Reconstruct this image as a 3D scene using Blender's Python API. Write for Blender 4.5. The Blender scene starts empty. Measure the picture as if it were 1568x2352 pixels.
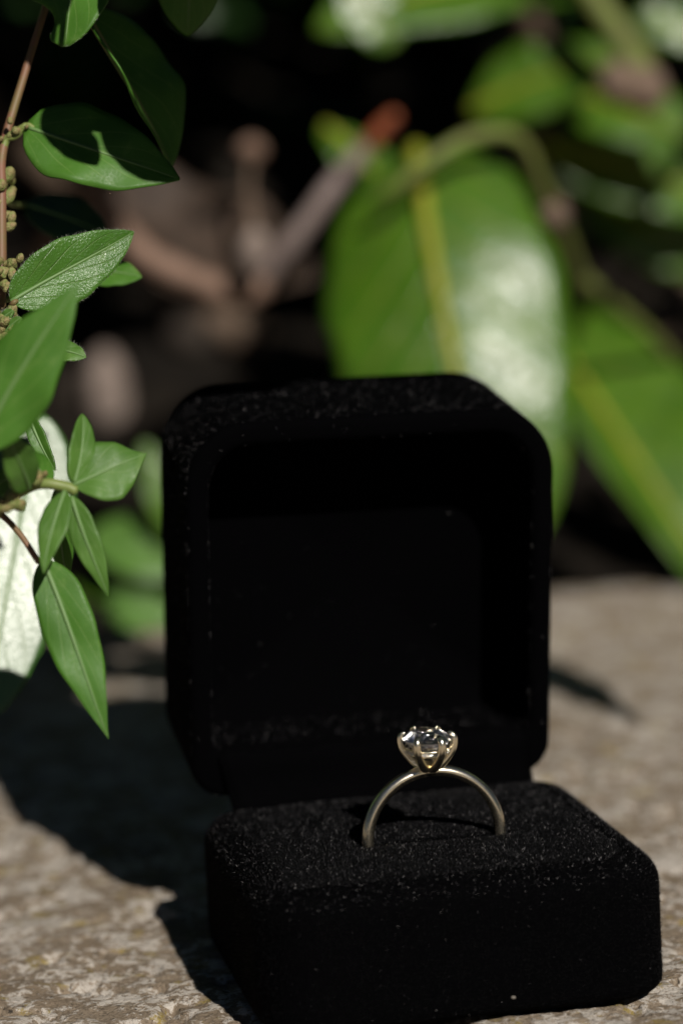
import bpy, bmesh, math, random
import numpy as np
from mathutils import Vector, Matrix

random.seed(7)
rng = np.random.default_rng(11)
sc = bpy.context.scene
MM = 0.001                       # all modelling numbers below are millimetres
col = sc.collection

# ------------------------------------------------------------------ camera
CAM = np.array([-54.955, -348.088, 116.509])
FWD = np.array([0.19031947, 0.97228724, -0.1357793])
RGT = np.array([0.97880791, -0.19857987, -0.05001106])
UPV = np.array([0.07558815, 0.12338377, 0.98947606])
FPX = 100 / 36 * 2352
cd = bpy.data.cameras.new('camera')
cd.sensor_fit = 'VERTICAL'; cd.sensor_height = 36; cd.sensor_width = 24; cd.lens = 100
cd.clip_start = 0.01; cd.clip_end = 200
cd.dof.use_dof = True; cd.dof.focus_distance = 0.383; cd.dof.aperture_fstop = 10.8
cd.dof.aperture_blades = 0
cam = bpy.data.objects.new('camera', cd); col.objects.link(cam)
m = Matrix.Identity(4)
for i in range(3):
    m[i][0] = RGT[i]; m[i][1] = UPV[i]; m[i][2] = -FWD[i]; m[i][3] = CAM[i] * MM
cam.matrix_world = m
sc.camera = cam

# ------------------------------------------------------------------ sky and sun
SUN = np.array([-0.31, 1.36, -1.0]); SUN /= np.linalg.norm(SUN)      # direction the light travels
world = bpy.data.worlds.new('World'); sc.world = world; world.use_nodes = True
wn = world.node_tree
bg = wn.nodes['Background']
sky = wn.nodes.new('ShaderNodeTexSky'); sky.sky_type = 'NISHITA'
sky.sun_disc = False
sky.sun_elevation = math.asin(-SUN[2]); sky.sun_rotation = math.atan2(-SUN[0], -SUN[1])
sky.altitude = 6000; sky.air_density = 0.7; sky.dust_density = 0.2; sky.ozone_density = 1.0
wn.links.new(sky.outputs[0], bg.inputs[0]); bg.inputs[1].default_value = 0.05
sl = bpy.data.lights.new('sun', 'SUN'); sl.energy = 5.0; sl.angle = math.radians(0.53); sl.color = (1.0, 0.94, 0.86)
sun = bpy.data.objects.new('sun', sl); col.objects.link(sun)
sun.rotation_euler = Vector(SUN).to_track_quat('-Z', 'Y').to_euler(); sun.location = (0.3, -1.4, 1.2)
vs = sc.view_settings
vs.view_transform = 'Standard'; vs.look = 'None'; vs.gamma = 1; vs.use_curve_mapping = False
vs.exposure = 0.0
cy = sc.cycles
cy.use_denoising = True; cy.max_bounces = 14; cy.transmission_bounces = 14; cy.glossy_bounces = 8
cy.diffuse_bounces = 3; cy.caustics_refractive = True; cy.caustics_reflective = True
cy.sample_clamp_indirect = 0; cy.blur_glossy = 0.2

# ------------------------------------------------------------------ helpers
def at(x, y, dep):
    return CAM + dep * (FWD + RGT * (x - 784) / FPX - UPV * (y - 1176) / FPX)
def px(P):
    d = np.asarray(P, float) - CAM; z = d @ FWD
    return np.stack([784 + FPX * (d @ RGT) / z, 1176 - FPX * (d @ UPV) / z], -1), z
def unit(v):
    v = np.asarray(v, float); return v / np.linalg.norm(v)
HALF = unit(unit(CAM - np.array([-20., 40, 60])) - SUN)               # normal that mirrors the sun to the lens
def half_at(P): return unit(unit(CAM - np.asarray(P)) - SUN)
def tip_in_plane(B, x, y, n):                                         # point on a sight line that lies in the plane through B
    d = FWD + RGT * (x - 784) / FPX - UPV * (y - 1176) / FPX
    return CAM + d * (((np.asarray(B) - CAM) @ n) / (d @ n))
TOCAM = -FWD
WLOC = {}
def tag(o, label=None, cat=None, group=None, kind=None):
    if label: o['label'] = label
    if cat: o['category'] = cat
    if group: o['group'] = group
    if kind: o['kind'] = kind
    return o
def empty(name, loc, label=None, cat=None, group=None):
    o = bpy.data.objects.new(name, None); col.objects.link(o)
    o.empty_display_size = 0.005
    o.location = tuple(np.asarray(loc, float) * MM); WLOC[o] = np.asarray(loc, float)
    return tag(o, label, cat, group)
def build(name, V, Fc, mat, parent=None, smooth=True, uv=None, origin=None, kind=None):
    """one mesh object from millimetre world coordinates"""
    V = np.asarray(V, float)
    org = V.mean(0) if origin is None else np.asarray(origin, float)
    me = bpy.data.meshes.new(name)
    if isinstance(Fc, np.ndarray):
        n, k = Fc.shape
        me.vertices.add(len(V)); me.vertices.foreach_set('co', ((V - org) * MM).astype(np.float32).ravel())
        me.loops.add(n * k); me.loops.foreach_set('vertex_index', Fc.astype(np.int32).ravel())
        me.polygons.add(n); me.polygons.foreach_set('loop_start', np.arange(0, n * k, k, dtype=np.int32))
        me.update(calc_edges=True)
    else:
        me.from_pydata([tuple(p) for p in (V - org) * MM], [], Fc)
    if smooth: me.polygons.foreach_set('use_smooth', np.ones(len(me.polygons), bool))
    if uv is not None:
        ul = me.uv_layers.new(name='UVMap')
        idx = np.zeros(len(me.loops), np.int32); me.loops.foreach_get('vertex_index', idx)
        ul.data.foreach_set('uv', np.asarray(uv, np.float32)[idx].ravel())
    me.materials.append(mat); me.validate(); me.update()
    o = bpy.data.objects.new(name, me); col.objects.link(o); WLOC[o] = org
    if parent is not None:
        o.parent = parent; o.location = tuple((org - WLOC[parent]) * MM)
    else:
        o.location = tuple(org * MM)
    if kind: o['kind'] = kind
    return o
def catmull(P, n):
    P = np.asarray(P, float)
    if len(P) == 2: return P[0] + (P[1] - P[0]) * np.linspace(0, 1, n)[:, None]
    Q = np.vstack([2 * P[0] - P[1], P, 2 * P[-1] - P[-2]]); out = []
    for s in np.linspace(0, len(P) - 1, n):
        i = min(int(s), len(P) - 2); t = s - i; a, b, c, d = Q[i:i + 4]
        out.append(.5 * ((2 * b) + (-a + c) * t + (2 * a - 5 * b + 4 * c - d) * t * t + (-a + 3 * b - 3 * c + d) * t ** 3))
    return np.array(out)
def tube_geo(path, rad, n=24, sides=9, bump=0.0):
    """round tube along points with a radius per point, closed by rounded ends"""
    C = catmull(path, n); r = np.interp(np.linspace(0, 1, n), np.linspace(0, 1, len(rad)), rad)
    r = r * (1 + bump * rng.standard_normal(n))
    T = np.gradient(C, axis=0); T /= np.linalg.norm(T, axis=1)[:, None] + 1e-9
    ref = unit(np.cross(T[0], [0.31, 0.2, 0.93])); V = []
    for i in range(n):
        ref = unit(ref - T[i] * (ref @ T[i])); b = np.cross(T[i], ref)
        a = np.linspace(0, 2 * np.pi, sides, endpoint=False)
        V.append(C[i] + r[i] * (np.cos(a)[:, None] * ref + np.sin(a)[:, None] * b))
    V = np.vstack(V); F_ = []
    for i in range(n - 1):
        for j in range(sides):
            k = (j + 1) % sides
            F_.append((i * sides + j, i * sides + k, (i + 1) * sides + k, (i + 1) * sides + j))
    V = np.vstack([V, C[0] - T[0] * r[0] * .5, C[-1] + T[-1] * r[-1] * .5])
    a, b = len(V) - 2, len(V) - 1
    for j in range(sides):
        k = (j + 1) % sides
        F_.append((a, k, j)); F_.append((b, (n - 1) * sides + j, (n - 1) * sides + k))
    return V, F_
def tube(name, path, rad, mat, parent, n=24, sides=9, bump=0.0):
    V, F_ = tube_geo(path, rad, n, sides, bump); return build(name, V, F_, mat, parent)
# smooth value noise on a lattice
def vnoise(x, y, seed=0):
    r = np.random.default_rng(seed); tab = r.random((256, 256))
    xi = np.floor(x).astype(int); yi = np.floor(y).astype(int); fx = x - xi; fy = y - yi
    fx = fx * fx * (3 - 2 * fx); fy = fy * fy * (3 - 2 * fy)
    a = tab[xi % 256, yi % 256]; b = tab[(xi + 1) % 256, yi % 256]
    c = tab[xi % 256, (yi + 1) % 256]; d = tab[(xi + 1) % 256, (yi + 1) % 256]
    return (a * (1 - fx) + b * fx) * (1 - fy) + (c * (1 - fx) + d * fx) * fy
def fbm(x, y, scale, oct=4, seed=0, gain=.5):
    s = 0; amp = 1; tot = 0
    for o in range(oct):
        s = s + amp * vnoise(x / scale * 2 ** o + 17.3 * o, y / scale * 2 ** o + 5.1 * o, seed + o); tot += amp; amp *= gain
    return s / tot

# ------------------------------------------------------------------ materials
class NT:
    def __init__(s, name):
        s.m = bpy.data.materials.new(name); s.m.use_nodes = True; s.t = s.m.node_tree
        s.p = s.t.nodes['Principled BSDF']; s.out = s.t.nodes['Material Output']
    def n(s, typ, **kw):
        o = s.t.nodes.new(typ)
        for k, v in kw.items():
            if k.startswith('i_'):
                o.inputs[k[2:].replace('_', ' ')].default_value = v
            else: setattr(o, k, v)
        return o
    def l(s, a, b): s.t.links.new(a, b)
    def math(s, op, a, b=0.0, clamp=False):
        o = s.n('ShaderNodeMath', operation=op); o.use_clamp = clamp
        for i, v in enumerate((a, b)):
            if isinstance(v, (int, float)): o.inputs[i].default_value = v
            else: s.l(v, o.inputs[i])
        return o.outputs[0]
    def mix(s, fac, a, b):
        o = s.n('ShaderNodeMix', data_type='RGBA')
        for sock, v in ((o.inputs[0], fac), (o.inputs[6], a), (o.inputs[7], b)):
            if isinstance(v, (int, float)): sock.default_value = v
            elif isinstance(v, tuple): sock.default_value = (*v, 1) if len(v) == 3 else v
            else: s.l(v, sock)
        return o.outputs[2]
    def noise(s, scale, detail=3, rough=.55, coord=None):
        o = s.n('ShaderNodeTexNoise'); o.inputs['Scale'].default_value = scale
        o.inputs['Detail'].default_value = detail; o.inputs['Roughness'].default_value = rough
        if coord is not None: s.l(coord, o.inputs['Vector'])
        return o.outputs[0]
    def ramp(s, f, lo, hi):
        o = s.n('ShaderNodeMapRange'); o.inputs[1].default_value = lo; o.inputs[2].default_value = hi; o.clamp = True
        s.l(f, o.inputs[0]); return o.outputs[0]
    def bump(s, h, strength, dist):
        o = s.n('ShaderNodeBump'); o.inputs['Strength'].default_value = strength; o.inputs['Distance'].default_value = dist
        s.l(h, o.inputs['Height']); s.l(o.outputs[0], s.p.inputs['Normal']); return o
def plain(name, c, rough=.6, spec=.5, metal=0.0, nscale=None, c2=None, bump=None):
    k = NT(name); P = k.p
    P.inputs['Base Color'].default_value = (*c, 1); P.inputs['Roughness'].default_value = rough
    P.inputs['Specular IOR Level'].default_value = spec; P.inputs['Metallic'].default_value = metal
    if nscale:
        co = k.n('ShaderNodeTexCoord').outputs['Object']; f = k.noise(nscale, 4, .6, co)
        k.l(k.mix(k.ramp(f, .35, .65), c, c2 or tuple(x * .6 for x in c)), P.inputs['Base Color'])
        if bump: k.bump(f, bump[0], bump[1])
    return k.m
def leaf_mat(name, c_dark, c_light, c_vein, rough=.42, spec=.5, trans=.22, speck=1800., nveins=6.5, slope=2.2, veinamt=.55, bump=.25, bd=.00018, big=0.0):
    k = NT(name); P = k.p
    uvn = k.n('ShaderNodeTexCoord'); sep = k.n('ShaderNodeSeparateXYZ'); k.l(uvn.outputs['UV'], sep.inputs[0])
    au = k.math('ABSOLUTE', k.math('SUBTRACT', k.math('MULTIPLY', sep.outputs[0], 2.0), 1.0)); v = sep.outputs[1]
    mid = k.ramp(au, .07, .025)
    arg = k.math('SUBTRACT', k.math('MULTIPLY', v, nveins), k.math('MULTIPLY', k.math('POWER', au, .8), slope))
    tri = k.math('ABSOLUTE', k.math('SUBTRACT', k.math('FRACT', arg), .5))
    lat = k.math('MULTIPLY', k.ramp(tri, .06, .015), k.ramp(au, .98, .6))
    vein = k.math('MAXIMUM', mid, k.math('MULTIPLY', lat, .75))
    f1 = k.noise(90, 3, .6, uvn.outputs['Object']); f2 = k.noise(speck, 2, .6, uvn.outputs['Object'])
    c = k.mix(k.ramp(f1, .3, .7), c_dark, c_light)
    spot = k.ramp(k.noise(420, 4, .7, uvn.outputs['Object']), .56, .70)
    c = k.mix(k.math('MULTIPLY', spot, .35), c, c_vein)
    c = k.mix(k.math('MULTIPLY', vein, veinamt), c, c_vein)
    k.l(c, P.inputs['Base Color'])
    P.inputs['Specular IOR Level'].default_value = spec
    k.l(k.math('ADD', k.math('MULTIPLY', k.ramp(f2, .35, .7), .18), rough - .09), P.inputs['Roughness'])
    h = k.math('SUBTRACT', k.math('MULTIPLY', f2, .6), k.math('MULTIPLY', vein, .5))
    if big: h = k.math('ADD', h, k.math('MULTIPLY', k.noise(95, 3, .6, uvn.outputs['Object']), big))
    b = k.bump(h, bump, bd)
    tr = k.n('ShaderNodeBsdfTranslucent'); tcol = k.mix(.5, c, c_light); k.l(tcol, tr.inputs[0])
    mx = k.n('ShaderNodeMixShader'); mx.inputs[0].default_value = trans
    k.l(P.outputs[0], mx.inputs[1]); k.l(tr.outputs[0], mx.inputs[2]); k.l(mx.outputs[0], k.out.inputs[0])
    return k.m
M = {}
M['pell'] = leaf_mat('pellitory leaf', (.042, .125, .011), (.072, .19, .022), (.15, .25, .06), rough=.5, spec=.3, trans=.22, speck=2600., nveins=4.2, slope=2.6, bump=.2)
M['pellsharp'] = leaf_mat('sharp pellitory leaf', (.042, .125, .011), (.072, .19, .022), (.15, .25, .06), rough=.34, spec=.6, trans=.2, speck=3600., nveins=4.2, slope=2.6, bump=.75, bd=.0003)
M['young'] = leaf_mat('young pellitory leaf', (.06, .15, .02), (.10, .22, .035), (.2, .3, .1), rough=.5, spec=.4, trans=.28, speck=2600., nveins=4.2, slope=2.6, bump=.3)
M['gloss'] = leaf_mat('glossy leaf', (.03, .09, .014), (.045, .13, .02), (.14, .2, .06), rough=.42, spec=1.0, trans=.12, speck=2500., bump=.3, bd=.0002)
M['laurel'] = leaf_mat('laurel leaf', (.042, .115, .005), (.076, .175, .008), (.2, .22, .03), rough=.39, spec=.75, trans=.25, speck=500., nveins=8, bump=.6, bd=.0006, veinamt=.8, big=2.2)
M['laurel_shaded'] = leaf_mat('laurel leaf painted in shade', (.012, .04, .008), (.02, .06, .012), (.05, .08, .02), rough=.45, spec=.4, trans=.1, speck=500., nveins=8)  # darker copy of the laurel leaf, with shade put into its colour
M['midrib'] = plain('yellow green midrib', (.25, .25, .02), .5, .3, nscale=300, c2=(.17, .2, .02))
M['pmidrib'] = plain('pale green midrib', (.11, .2, .06), .5, .4)
M['dmidrib'] = plain('buff midrib', (.2, .2, .07), .5, .4)
M['redstem'] = plain('reddish stem', (.2, .085, .055), .55, .4, nscale=250, c2=(.14, .11, .04))
M['greenstem'] = plain('yellow green stem', (.2, .22, .07), .5, .4, nscale=200, c2=(.15, .2, .05))
M['bud'] = plain('green bud', (.17, .23, .06), .6, .4, nscale=1100, c2=(.24, .17, .08), bump=(1.0, .0006))
M['hair'] = plain('pale leaf hair', (.35, .38, .3), .4, .5)
M['bark'] = plain('grey pink bark', (.33, .265, .25), .75, .3, nscale=160, c2=(.2, .155, .14), bump=(.6, .001))
M['brownbark'] = plain('brown bark', (.15, .105, .075), .8, .2, nscale=120, c2=(.07, .05, .035), bump=(.6, .001))
M['twigbark'] = plain('pinkish brown bark', (.21, .135, .1), .75, .3, nscale=160, c2=(.13, .08, .055), bump=(.6, .001))
M['knob'] = plain('brown knob', (.17, .115, .085), .75, .3, nscale=160, c2=(.12, .085, .06))
M['shoot'] = plain('olive shoot', (.13, .17, .035), .55, .3, nscale=200, c2=(.11, .11, .035))
M['orange'] = plain('orange cut wood', (.33, .08, .025), .6, .3, nscale=250, c2=(.2, .06, .03))
M['dead'] = plain('dead brown leaf', (.062, .04, .028), .7, .3, nscale=90, c2=(.022, .014, .009), bump=(.5, .002))
M['pebble'] = plain('grey brown pebble', (.26, .21, .18), .8, .2, nscale=140, c2=(.13, .1, .085), bump=(.6, .002))
M['soil'] = plain('dark soil', (.014, .011, .008), .95, .1, nscale=40, c2=(.006, .005, .004), bump=(1, .006))
M['gold'] = plain('yellow gold', (.86, .66, .36), .16, .5, 1.0)
k = NT('black velvet ground'); k.p.inputs['Base Color'].default_value = (.0008, .0008, .001, 1)
k.p.inputs['Roughness'].default_value = .9; k.p.inputs['Specular IOR Level'].default_value = .01
M['velvet'] = k.m
k = NT('black velvet fibre'); k.p.inputs['Base Color'].default_value = (.0016, .0016, .002, 1)
k.p.inputs['Roughness'].default_value = .5; k.p.inputs['Specular IOR Level'].default_value = .14
M['fibre'] = k.m
M['glint'] = plain('grey painted glint fibre', (.10, .097, .105), .5, .5)  # matte grey stands in for sun glints on the black pile
M['bright_glint'] = plain('pale painted glint fibre', (.5, .48, .48), .4, .6)  # paler matte colour for the strongest painted glints
M['lint'] = plain('pale lint', (.15, .135, .115), .8, .2)
# gold: faint scratches
k = NT('worn yellow gold'); k.p.inputs['Metallic'].default_value = 1.0; k.p.inputs['Base Color'].default_value = (.97, .87, .66, 1)
co = k.n('ShaderNodeTexCoord').outputs['Object']; f = k.noise(2500, 4, .7, co)
k.l(k.math('ADD', k.math('MULTIPLY', f, .12), .18), k.p.inputs['Roughness']); k.bump(f, .25, .00006); M['gold'] = k.m
k = NT('diamond'); k.p.inputs['Base Color'].default_value = (1, 1, 1, 1); k.p.inputs['Roughness'].default_value = .11
k.p.inputs['IOR'].default_value = 2.42; k.p.inputs['Transmission Weight'].default_value = 1
M['diamond'] = k.m
# weathered stone: grey brown body, pale crust, black pits, ochre lichen
k = NT('weathered stone'); co = k.n('ShaderNodeTexCoord').outputs['Object']
mp = k.n('ShaderNodeMapping'); mp.inputs['Scale'].default_value = (1, 1, 1); k.l(co, mp.inputs[0]); co = mp.outputs[0]
big = k.noise(38, 4, .6, co); mid_ = k.noise(560, 6, .68, co); fine = k.noise(1900, 4, .7, co); lic = k.noise(95, 5, .65, co); och = k.noise(170, 6, .72, co)
c = k.mix(k.ramp(big, .35, .65), (.22, .168, .115), (.31, .25, .185))
c = k.mix(k.math('MULTIPLY', k.ramp(fine, .45, .62), .65), c, (.10, .075, .052))
crust = k.math('MULTIPLY', k.ramp(k.math('ADD', k.math('MULTIPLY', mid_, .55), k.math('MULTIPLY', lic, .45)), .495, .525), k.ramp(fine, .38, .46))
c = k.mix(k.math('MULTIPLY', crust, .95), c, (.53, .485, .43))
c = k.mix(k.math('MULTIPLY', k.ramp(och, .57, .62), k.ramp(fine, .40, .5)), c, (.27, .205, .065))
pit = k.math('MULTIPLY', k.ramp(k.noise(900, 5, .75, co), .41, .35), .9)
c = k.mix(pit, c, (.03, .026, .022)); k.l(c, k.p.inputs['Base Color'])
k.p.inputs['Roughness'].default_value = .85; k.p.inputs['Specular IOR Level'].default_value = .25
k.bump(k.math('ADD', k.math('MULTIPLY', mid_, .9), k.math('MULTIPLY', fine, .4)), 1.0, .0009); M['stone'] = k.m

# ------------------------------------------------------------------ the ground
gx = np.array([-30000, -3000, -900, -500, 0, 500, 900, 3000, 30000.]); gy = np.array([-30000, -3000, -900, 0, 400, 700, 1200, 3000, 30000.])
V = [(x, y, -45.) for y in gy for x in gx]; n = len(gx)
build('ground', V, [(j * n + i, j * n + i + 1, (j + 1) * n + i + 1, (j + 1) * n + i) for j in range(len(gy) - 1) for i in range(n - 1)], M['soil'], origin=(0, 0, 0), smooth=False, kind='structure')
# uneven soil bed behind the ledge
gx = np.linspace(-900, 1300, 170); gy = np.linspace(300, 1900, 130); X, Y = np.meshgrid(gx, gy)
def soil_z(X, Y):
    return -36 + 26 * fbm(X, Y, 90, 5, 31) + np.clip((Y - 370) / 380, 0, 1) ** 1.2 * 125 + np.clip((Y - 750) / 700, 0, 1) * 190
Z = soil_z(X, Y)
edge = np.clip(np.minimum.reduce([X - gx[0], gx[-1] - X, gy[-1] - Y]) / 120, 0, 1); Z = -52 + (Z + 52) * edge
n = len(gx); idx = np.arange(n * len(gy)).reshape(len(gy), n)
Fq = np.stack([idx[:-1, :-1], idx[:-1, 1:], idx[1:, 1:], idx[1:, :-1]], -1).reshape(-1, 4)
build('soil_bed', np.stack([X, Y, Z], -1).reshape(-1, 3), Fq, M['soil'], origin=(0, 0, 0), kind='structure')
# stone ledge: dense where the lens is sharp, coarser outside
def axis(parts):
    out = []
    for a, b, s in parts: out += list(np.arange(a, b, s))
    return np.array(out + [parts[-1][1]])
gx = axis([(-520, -120, 10), (-120, -45, 2.5), (-45, 92, .55), (92, 200, 2.0), (200, 640, 10)])
gy = axis([(-620, -80, 10), (-80, -14, 1.6), (-14, 70, .6), (70, 180, 1.6), (180, 338, 4)])
X, Y = np.meshgrid(gx, gy)
def stone_z(X, Y):
    z = -1.5 + 1.5 * fbm(X, Y, 42, 3, 3) + 1.1 * (fbm(X, Y, 7.5, 3, 9) - .5) + .75 * (fbm(X, Y, 1.9, 3, 15) - .5)
    pits = np.clip(.40 - fbm(X, Y, 4.5, 3, 21), 0, 1); z = z - 6 * pits
    inside = (X > 1) & (X < 53) & (Y > 1) & (Y < 53)
    z = np.minimum(z, np.where(inside, -.05, .25))
    ed = np.clip((Y - 322 - 6 * fbm(X, X * 0, 30, 3, 5)) / 12, 0, 1); z = z - 55 * ed ** 2
    return z
Z = stone_z(X, Y); n = len(gx); idx = np.arange(n * len(gy)).reshape(len(gy), n)
Fq = np.stack([idx[:-1, :-1], idx[:-1, 1:], idx[1:, 1:], idx[1:, :-1]], -1).reshape(-1, 4)
V = np.stack([X, Y, Z], -1).reshape(-1, 3)
# skirt down to the soil on the open sides
def skirt(V, ids, Fl, drop=-60.):
    b = len(V); W = V[ids].copy(); W[:, 2] = drop
    q = [(ids[i], ids[i + 1], b + i + 1, b + i) for i in range(len(ids) - 1)]
    return np.vstack([V, W]), np.vstack([Fl, np.array(q)])
for ids in (idx[0], idx[-1], idx[:, 0], idx[:, -1]): V, Fq = skirt(V, ids, Fq)
build('stone_ledge', V, Fq, M['stone'], origin=(0, 0, 0), kind='structure')

# ------------------------------------------------------------------ ring box
BW, BD, BH = 55.0, 54.5, 18.7
def rrect(w, d, r, inset=0.0, na=14, ns=10):
    """rounded rectangle contour (r: one radius, or near and far pair), origin at a corner of the sharp rectangle"""
    w2, d2 = w - 2 * inset, d - 2 * inset; rn, rf = r if isinstance(r, tuple) else (r, r)
    rn, rf = max(rn - inset, .6), max(rf - inset, .6); P = []
    for (cx, cy_, a0, q) in ((w2 - rn, rn, -90, rn), (w2 - rf, d2 - rf, 0, rf), (rf, d2 - rf, 90, rf), (rn, rn, 180, rn)):
        for a in np.radians(np.linspace(a0, a0 + 90, na)): P.append((cx + q * math.cos(a), cy_ + q * math.sin(a)))
        nx = P[-1]; e = {-90: (w2, d2 - rf), 0: (rf, d2), 90: (0, rn), 180: (w2 - rn, 0)}[a0]
        for t in np.linspace(0, 1, ns + 2)[1:-1]: P.append((nx[0] + (e[0] - nx[0]) * t, nx[1] + (e[1] - nx[1]) * t))
    return np.array(P) + inset
def loft(rings, cap0=True, cap1=True):
    n = len(rings[0]); V = np.vstack(rings); F_ = []
    for i in range(len(rings) - 1):
        for j in range(n):
            k = (j + 1) % n; F_.append((i * n + j, i * n + k, (i + 1) * n + k, (i + 1) * n + j))
    if cap0: V = np.vstack([V, rings[0].mean(0)]); c = len(V) - 1; F_ += [(c, (j + 1) % n, j) for j in range(n)]
    if cap1: V = np.vstack([V, rings[-1].mean(0)]); c = len(V) - 1; b = (len(rings) - 1) * n; F_ += [(c, b + j, b + (j + 1) % n) for j in range(n)]
    return V, F_
def ring3(c, z): return np.column_stack([c, np.full(len(c), z)])
box = empty('ring_box', (27, 27, 0), 'open black velvet ring box holding a diamond ring, lid raised', 'ring box')
R0 = 7.8
prof = []                                                     # inset, z of the base shell from below to the rim and into the tray
for a in np.linspace(0, 90, 6): prof.append((1.8 - 1.8 * math.sin(math.radians(a)), 1.8 - 1.8 * math.cos(math.radians(a))))
for z in np.linspace(3.2, BH - 5.2, 6): prof.append((0, z))
for a in np.linspace(0, 90, 8): prof.append((4.2 - 4.2 * math.cos(math.radians(a)), BH - 4.2 + 4.2 * math.sin(math.radians(a))))
prof += [(4.5, BH - .06), (4.7, BH - .3), (4.8, BH - 2.5)]
V, F_ = loft([ring3(rrect(BW, BD, R0, i), z) for i, z in prof])
base = build('base', V, F_, M['velvet'], box)
# cushion: a low pillow with the slit that grips the band
RX, RY = 27.9, 21.2
ci = 4.6; cs = np.linspace(0, 1, 118); U, W_ = np.meshgrid(cs, cs)
cw, cdp, cr = BW - 2 * ci, BD - 2 * ci, R0 - ci + .5
X = U * cw; Y = W_ * cdp
dx = np.maximum(np.maximum(cr - X, X - (cw - cr)), 0); dy = np.maximum(np.maximum(cr - Y, Y - (cdp - cr)), 0)
dd = np.hypot(dx, dy); over = dd > cr; sc_ = np.where(over, cr / np.maximum(dd, 1e-6), 1)
X = np.where(over & (X < cr), cr - dx * sc_, np.where(over & (X > cw - cr), cw - cr + dx * sc_, X))
Y = np.where(over & (Y < cr), cr - dy * sc_, np.where(over & (Y > cdp - cr), cdp - cr + dy * sc_, Y))
dx = np.maximum(np.maximum(cr - X, X - (cw - cr)), 0); dy = np.maximum(np.maximum(cr - Y, Y - (cdp - cr)), 0)
din = np.where((dx > 0) & (dy > 0), cr - np.hypot(dx, dy), np.minimum.reduce([X, cw - X, Y, cdp - Y]))
Xw, Yw = X + ci, Y + ci
Z = BH - .10 + .35 * (1 - np.exp(-np.maximum(din, 0) / 1.5)) + .25 * (fbm(Xw, Yw, 9, 2, 77) - .5)
slit = np.exp(-((Yw - RY) / .6) ** 2) * np.clip((11.6 - np.abs(Xw - RX)) / 1.2, 0, 1); Z = Z - .75 * slit
n = len(cs); idx = np.arange(n * n).reshape(n, n); V = np.stack([Xw, Yw, Z], -1).reshape(-1, 3)
Fq = np.stack([idx[:-1, :-1], idx[:-1, 1:], idx[1:, 1:], idx[1:, :-1]], -1).reshape(-1, 4)
for ids in (idx[0], idx[-1], idx[:, 0], idx[:, -1]): V, Fq = skirt(V, ids, Fq, BH - 2.3)
cushion = build('cushion', V, Fq, M['velvet'], box)
# lid: same outline, stood on the hinge behind the base; local (a across, b up from hinge, c back)
LID_DEPTH, LID_IN, LT = 33.0, 16.0, 3.3
lean, tilt = math.radians(1.1), math.radians(-7.5)
def lid_to_world(P):
    P = np.asarray(P, float) * (54 / 55, 1.03, 1); a, b, c = P[..., 0] - 27, P[..., 1], P[..., 2]
    y = BD + .15 + c * math.cos(tilt) + b * math.sin(tilt); z = b * math.cos(tilt) - c * math.sin(tilt)
    x = a * math.cos(lean) + z * math.sin(lean); z2 = z * math.cos(lean) - a * math.sin(lean)
    return np.stack([26.6 + x, y, BH + .35 + z2], -1)
def lid_inner():
    w, h, r = BW, BD, 6.5; b0 = 6.2; P = []
    x0, x1, y0, y1 = LT, w - LT, b0, h - LT
    for (cx, cy_, a0, rr) in ((x1 - 3, y0 + 3, -90, 3), (x1 - r, y1 - r, 0, r), (x0 + r, y1 - r, 90, r), (x0 + 3, y0 + 3, 180, 3)):
        for a in np.radians(np.linspace(a0, a0 + 90, 14)): P.append((cx + rr * math.cos(a), cy_ + rr * math.sin(a)))
        p = P[-1]; e = {-90: (x1, y1 - r), 0: (x0 + r, y1), 90: (x0, y0 + 3), 180: (x1 - 3, y0)}[a0]
        for t in np.linspace(0, 1, 12)[1:-1]: P.append((p[0] + (e[0] - p[0]) * t, p[1] + (e[1] - p[1]) * t))
    return np.array(P)
RL = (5.0, 9.5); inner = lid_inner(); rings = []
cen = inner.mean(0)
rings.append(ring3(cen + (inner - cen) * .97, LID_IN)); rings.append(ring3(inner, LID_IN - 1)); rings.append(ring3(inner, 8.)); rings.append(ring3(inner, 1.0))
rings.append(ring3(inner + (rrect(BW, BD, RL, 1.5) - inner) * .12, .3))
for t in (.4, .7): rings.append(ring3(inner + (rrect(BW, BD, RL, 1.2) - inner) * t, .0))
for a in np.linspace(0, 90, 6): rings.append(ring3(rrect(BW, BD, RL, 1.2 - 1.2 * math.sin(math.radians(a))), 1.2 - 1.2 * math.cos(math.radians(a))))
for c_ in (5, 11, 17, 23): rings.append(ring3(rrect(BW, BD, RL, 0), c_))
for a in np.linspace(0, 90, 9): rings.append(ring3(rrect(BW, BD, RL, 7 - 7 * math.cos(math.radians(a))), LID_DEPTH - 7 + 7 * math.sin(math.radians(a))))
V, F_ = loft(rings); lid = build('lid', lid_to_world(V), F_, M['velvet'], box)
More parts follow.
